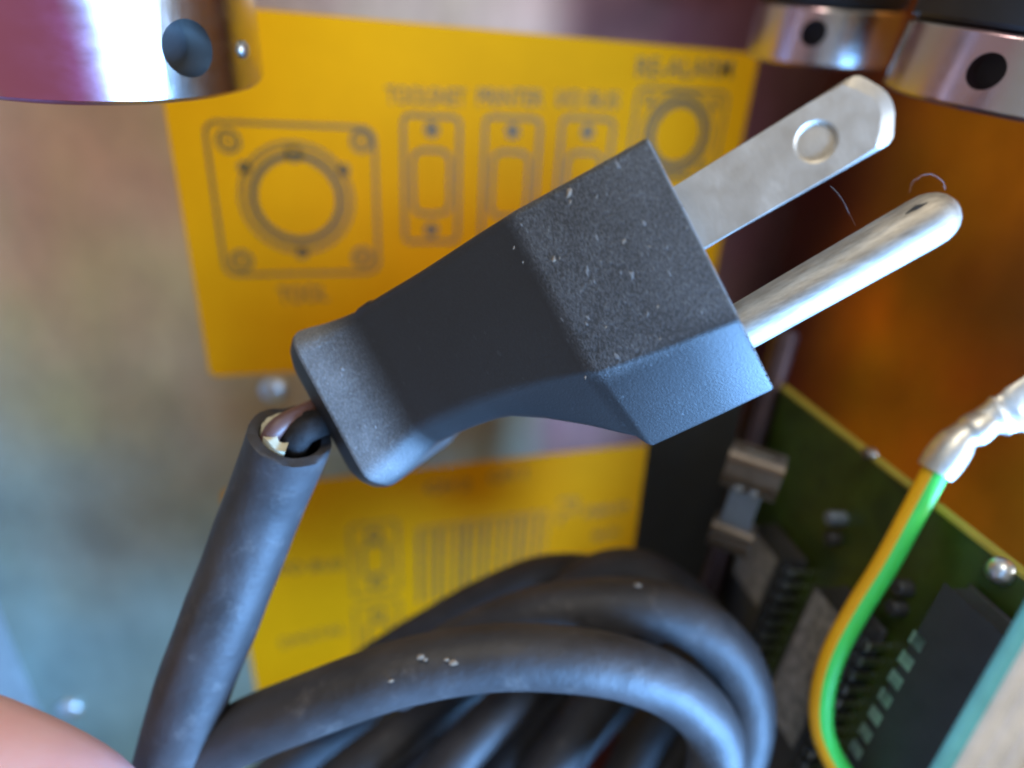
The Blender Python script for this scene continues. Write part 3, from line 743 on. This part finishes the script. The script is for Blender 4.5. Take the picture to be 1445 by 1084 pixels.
for (px, py, dd, r) in ((593, 927, 76.6, 0.32), (600, 931, 76.6, 0.2), (630, 931, 76.6, 0.2), (640, 935, 76.6, 0.36), (552, 961, 76.4, 0.2), (900, 826, 88.6, 0.3)):
    c = at(px, py, dd); n_ = unit(CAM-c); u_ = unit(np.cross(n_, (0, 0, 1))); v_ = np.cross(n_, u_)
    vs = [bm.verts.new(c+u_*r*1.7*math.cos(k)*random.uniform(.7, 1.2)+v_*r*math.sin(k)) for k in np.linspace(0, 2*math.pi, 8)[:-1]]; ap = bm.verts.new(c+n_*r*0.25); bt = bm.verts.new(c-n_*1.2)
    for k in range(7): bm.faces.new((vs[k], vs[(k+1) % 7], ap)); bm.faces.new((vs[(k+1) % 7], vs[k], bt))
o = finish('dust_flakes', bm, M['dust'], coil, smooth=None); o['kind'] = 'stuff'

# ------------------------------------------------------------------ circuit board with chips
BA = at(1086, 536, 128); BC = at(992, 800, 128*1.15); bv = unit(BC-BA)
rb_b = ray(1430, 806); BB = CAM + rb_b*((BA-CAM).dot(bv)/rb_b.dot(bv)); bu = unit(BB-BA)
bn = np.cross(bu, bv)
if bn.dot(CAM-BA) < 0: bn = -bn
def bp(s, t, h=0.0): return BA+bu*s+bv*t+bn*h
def bpx(px, py):
    r = ray(px, py); q = CAM+r*((BA-CAM).dot(bn)/r.dot(bn))-BA; return q.dot(bu), q.dot(bv)
board = thing('circuit_board', 'green circuit board with rows of chips, lower right', 'circuit board', bp(0, 0))
bm = bmesh.new(); box_bm(bm, bp(34, 45, -0.8), 74, 90, 1.6, (bu, bv, bn)); brd = finish('board', bm, M['pcb'], board)
bm = bmesh.new(); box_bm(bm, bp(34, -0.25, -0.7), 74, 0.5, 1.9, (bu, bv, bn)); finish('board_edge', bm, M['pcbedge'], board)
def chip(s, t, L_, sticker, npin=8, wd=7.6, h=5.0, pitch=3.0):
    bm = bmesh.new(); box_bm(bm, bp(s, t+L_/2, h/2+0.8), wd, L_, h, (bu, bv, bn), 0.4); ch = finish('chip', bm, M['chip'], board)
    if sticker:
        bm = bmesh.new(); box_bm(bm, bp(s, t+sticker/2+0.3, h+0.87), wd-0.6, sticker, 0.12, (bu, bv, bn)); finish('chip_sticker', bm, M['chiplabel'], ch)
    for i in range(npin):
        for sd in (-1, 1):
            bm = bmesh.new(); y = t+2.2+pitch*i
            box_bm(bm, bp(s+sd*(wd/2+0.45), y, h*0.72), 1.3, 1.5, 0.6, (bu, bv, bn), 0.1, 1); box_bm(bm, bp(s+sd*(wd/2+0.95), y, h*0.3), 0.5, 1.4, h*0.72, (bu, bv, bn), 0.1, 1)
            finish('pin', bm, M['pin'], ch)
chip(*bpx(1120, 765), 66, 11.0, 15, wd=10.5, h=5.5); chip(*bpx(1226, 858), 66, 26.0, 15, wd=9.5, h=5.5); chip(*bpx(1425, 870), 66, 0, 16, wd=10.0, h=4.0)
for i in range(9):                              # row of square header posts between the last two chips
    s, t = bpx(1336, 905); c_ = bp(s, t+3.6*i, 2.4)
    bm = bmesh.new(); box_bm(bm, c_, 1.5, 1.5, 4.8, (bu, bv, bn), 0.3, 2); finish('header_post', bm, M['headpin'], board)
s, t = bpx(1336, 905); bm = bmesh.new(); box_bm(bm, bp(s, t+14, 0.9), 3.6, 34, 1.8, (bu, bv, bn), 0.2); finish('header_strip', bm, M['chip'], board)
# small parts soldered between the chips
for px, py, r, h, m in ((1190, 732, 1.3, 3.0, 'can'), (1182, 760, 1.2, 2.0, 'chip'), (1282, 830, 1.3, 2.2, 'chip'), (1274, 858, 1.2, 2.2, 'chip'), (1232, 640, 0.9, 1.6, 'brass')):
    s, t = bpx(px, py)
    bm = bmesh.new(); lathe_bm(bm, [(r, 0.02), (r, h*0.85), (r*0.8, h), (r*0.2, h+0.05)], bp(s, t), bn, 20); finish('capacitor', bm, M[m], board)
bm = bmesh.new(); lathe_bm(bm, [(1.6, 0.02), (1.8, 0.6), (1.5, 1.5), (0.8, 2.1), (0.2, 2.2)], bp(*bpx(1418, 806)), bn, 24); finish('solder_post', bm, M['chrome'], board)

# metal-topped component at the board's left edge
ca = at(1068, 652, 106); cb = at(1014, 806, 112); ax_ = unit(cb-ca); sd_ = unit(np.cross(ax_, ray(1040, 720))); fr_ = np.cross(sd_, ax_)
comp = thing('metal_top_component', 'small upright component with shiny metal cap beside the black housing', 'component', cb)
bm = bmesh.new(); box_bm(bm, ca+ax_*9.0, 4.0, 8.5, 3.8, (sd_, ax_, fr_), 0.5); finish('can_body', bm, M['can'], comp)
bm = bmesh.new(); box_bm(bm, ca+ax_*1.6, 5.2, 3.4, 4.6, (sd_, ax_, fr_), 1.9, 4); finish('metal_cap', bm, M['brass'], comp)
bm = bmesh.new(); box_bm(bm, ca+ax_*0.2, 3.6, 1.4, 3.2, (sd_, ax_, fr_), 0.6, 3); finish('cap_ring', bm, M['chrome'], comp)
for q in (-1.6, 1.6):
    bm = bmesh.new(); bmesh.ops.create_icosphere(bm, subdivisions=2, radius=1.0, matrix=Matrix.Translation(Vector(ca+ax_*4.6+sd_*q*0.8+fr_*(1.9 if fr_.dot(CAM-ca) > 0 else -1.9)))); finish('solder_bead', bm, M['chrome'], comp)
bm = bmesh.new(); box_bm(bm, ca+ax_*14.2, 4.4, 2.4, 4.0, (sd_, ax_, fr_), 1.3, 4); finish('metal_base', bm, M['brass'], comp)
# brown rod behind it
r0, r1_ = at(1110, 470, 126), at(1030, 740, 126)
rod = thing('metal_rod', 'thin brown plated rod rising between the black housing and the board', 'rod', r1_)
bm = bmesh.new(); tube_bm(bm, [r0, r1_+(r1_-r0)*0.6], 2.4, 24); finish('rod_shaft', bm, M['brownrod'], rod)
# black upright housing right of the lower label
h0, h1 = at(985, 560, 134), at(935, 880, 148)
hs = thing('black_slab', 'tall plain black housing right of the lower yellow label', 'slab', h1)
axh = unit(h1-h0); sdh = unit(np.cross(axh, ray(960, 700))); frh = np.cross(sdh, axh)
bm = bmesh.new(); box_bm(bm, (h0+h1)/2+axh*8, 15.5, 84, 12, (sdh, axh, frh), 1.0); finish('slab_body', bm, M['blackpl'], hs)  # plain dark box along the band beside the lower label
bm = bmesh.new(); box_bm(bm, h0-axh*3+sdh*1.0, 12, 3, 9, (sdh, axh, frh), 0.6); finish('slab_cap', bm, M['blackpl'], hs)

# ------------------------------------------------------------------ green and yellow earth wire with crimped ring terminal
WP = [(1327, 652, 86), (1290, 722, 86.5), (1250, 796, 87.5), (1209, 862, 89), (1176, 925, 90), (1160, 985, 91), (1163, 1040, 91), (1192, 1096, 90), (1250, 1150, 89), (1330, 1210, 89)]
wp = catmull([at(*q) for q in WP], 10)
ew = thing('earth_wire', 'yellow and green striped earth wire with crimped ring terminal', 'wire', at(1163, 985, 91))
bm = bmesh.new(); tube_bm(bm, wp, 1.68, 24, up=lambda p: unit(CAM-p)+0.12*camdir((-1, 0, 0)), mats=lambda a: 0 if a < 0.5 else 1)
finish('insulation', bm, [M['yellow'], M['green']], ew, smooth=60)
bm = bmesh.new()
B0, B1, B2 = at(1319, 666, 86), at(1352, 622, 85), at(1396, 592, 84)
bpts = catmull([B0, B1, (B1+B2)/2, B2], 6); rr = [2.3, 2.45, 2.5, 2.5, 2.45, 2.35, 2.2, 1.95, 1.9, 1.9, 2.0, 2.15, 2.2, 2.2, 2.15, 2.1, 2.0, 1.9, 1.8]
tube_bm(bm, bpts, rr[:len(bpts)], 24, wobble=0.03); bar = finish('crimp_barrel', bm, M['tin'], ew, smooth=50)
pdir = unit(at(1460, 570, 82)-B2); pn = unit(CAM-B2); pn = unit(pn-pn.dot(pdir)*pdir); pn = unit(pn+0.35*np.cross(pdir, pn)); ps = np.cross(pdir, pn)
bm = bmesh.new(); rings_ = []
for k_, (d_, hw, th_) in enumerate(((-1.0, 1.8, 1.7), (0.4, 2.3, 1.5), (1.2, 2.9, 1.5), (1.8, 2.7, 0.9), (2.6, 2.9, 0.8), (3.2, 3.3, 1.0), (4.2, 3.5, 0.55), (6.0, 4.0, 0.5))):
    rings_.append([bm.verts.new(B2+pdir*d_+ps*hw*math.cos(a_)+pn*th_*math.sin(a_)) for a_ in np.linspace(0, 2*math.pi, 21)[:-1]])
for A_, B_ in zip(rings_, rings_[1:]):
    for k in range(20): bm.faces.new((A_[k], A_[(k+1) % 20], B_[(k+1) % 20], B_[k]))
bm.faces.new(rings_[0][::-1]); bm.faces.new(rings_[-1])
finish('crimp_neck', bm, M['tin'], bar, smooth=40)
bm = bmesh.new(); cc_ = B2+pdir*9.0; K = 40; loops = []
for r_, h_ in ((2.2, -0.45), (2.2, 0.45), (4.1, 0.45), (4.3, 0.25), (4.3, -0.25), (4.1, -0.45)):
    loops.append([bm.verts.new(cc_+pdir*r_*math.cos(2*math.pi*k/K)+ps*r_*math.sin(2*math.pi*k/K)+pn*h_) for k in range(K)])
for i in range(6):
    A_, B_ = loops[i], loops[(i+1) % 6]
    for k in range(K): bm.faces.new((A_[k], A_[(k+1) % K], B_[(k+1) % K], B_[k]))
finish('ring_tongue', bm, M['tin'], ew, smooth=40)

# ------------------------------------------------------------------ flat ribbon cable in the lower right corner
ra_, rb2 = at(1452, 845, 48), at(1300, 1110, 49); dirr = unit(rb2-ra_); sr = unit(np.cross(dirr, ray(1400, 980)))
if sr.dot(camdir((1, 0, 0))) < 0: sr = -sr
rc = thing('ribbon_cable', 'pale flat ribbon cable with teal edge wire, bottom right corner', 'ribbon cable', at(1400, 1000, 48))
cols = ['rib0', 'rib1', 'rib1', 'rib1', 'rib2', 'rib2', 'rib3', 'rib3', 'rib3', 'rib3']
for i, cn in enumerate(cols):
    o_ = sr*(0.5+1.08*i); bm = bmesh.new()
    tube_bm(bm, [ra_-dirr*18+o_, ra_+o_, (ra_+rb2)/2+o_, rb2+o_, rb2+dirr*25+o_], 0.64, 14); ob = finish('ribbon_wire', bm, M[cn], rc, smooth=60)

# ------------------------------------------------------------------ hand steadying the cord, just entering at the lower left corner
hb = at(-180, 1420, 78)
def hp(px, py, d): return at(px, py, d)
hand = thing('hand', 'bare pink hand at the bottom left corner steadying the black cord', 'hand', hb)
me = bpy.data.meshes.new('hand_skin'); V = []; Ed = []; Rd = []
def add(p, r, par=None):
    V.append(tuple((np.array(p)-hb)*S)); Rd.append(r*S)
    if par is not None: Ed.append((par, len(V)-1))
    return len(V)-1
wrist = add(hp(-560, 1760, 92), 26); palm = add(hp(-330, 1560, 86), 26, wrist)
pk = add(hp(-190, 1420, 84), 22, palm)
# thumb along the cord
t0 = add(hp(-260, 1300, 74), 14, palm); t1 = add(hp(-170, 1068, 69), 11.2, t0); t2 = add(hp(-20, 1134, 69), 10.4, t1); t3 = add(hp(95, 1182, 70), 9.8, t2); t4 = add(hp(165, 1228, 71), 7.6, t3)
for (bx, by, bd, ang, ln, r) in ((-60, 1430, 92, 0.05, 1.0, 9), (-90, 1530, 92, 0.2, 1.05, 9.2), (-130, 1620, 92, 0.35, 0.98, 8.6), (-190, 1700, 90, 0.5, 0.8, 7.6)):
    k0 = add(hp(bx, by, bd), r*1.15, pk); pth = [(120, -40, 8), (225, -35, 0), (280, 5, -14)]
    last = k0
    for j, (dx, dy, dz) in enumerate(pth):
        last = add(hp(bx+dx*ln, by+dy*ln+60*ang, bd+dz), r*(1.0-0.08*j), last)
me.from_pydata(V, Ed, []); ho = bpy.data.objects.new('hand_skin', me); C.objects.link(ho); ho.parent = hand
sk = ho.modifiers.new('skin', 'SKIN'); sk.use_smooth_shade = True
for i, r in enumerate(Rd): me.skin_vertices[0].data[i].radius = (r, r)
me.skin_vertices[0].data[0].use_root = True
sb = ho.modifiers.new('sub', 'SUBSURF'); sb.levels = 2; sb.render_levels = 2
me.materials.append(M['skin'])
bpy.context.view_layer.update()
nm = bpy.data.meshes.new_from_object(ho.evaluated_get(bpy.context.evaluated_depsgraph_get()))
ho.modifiers.clear(); ho.data = nm
for p in nm.polygons: p.use_smooth = True
if not nm.materials: nm.materials.append(M['skin'])
bm = bmesh.new(); bmesh.ops.create_uvsphere(bm, u_segments=16, v_segments=8, radius=1.0)
na, nb_ = hp(115, 1205, 63.5), hp(165, 1250, 65.5); nd = unit(nb_-na); nn_ = unit(CAM-na); nn_ = unit(nn_-nn_.dot(nd)*nd); ns = np.cross(nd, nn_)
for v in bm.verts: v.co = (na+nb_)/2+nd*v.co.x*6+ns*v.co.y*5+nn_*v.co.z*1.2
finish('thumb_nail', bm, M['nail'], hand, smooth=60)
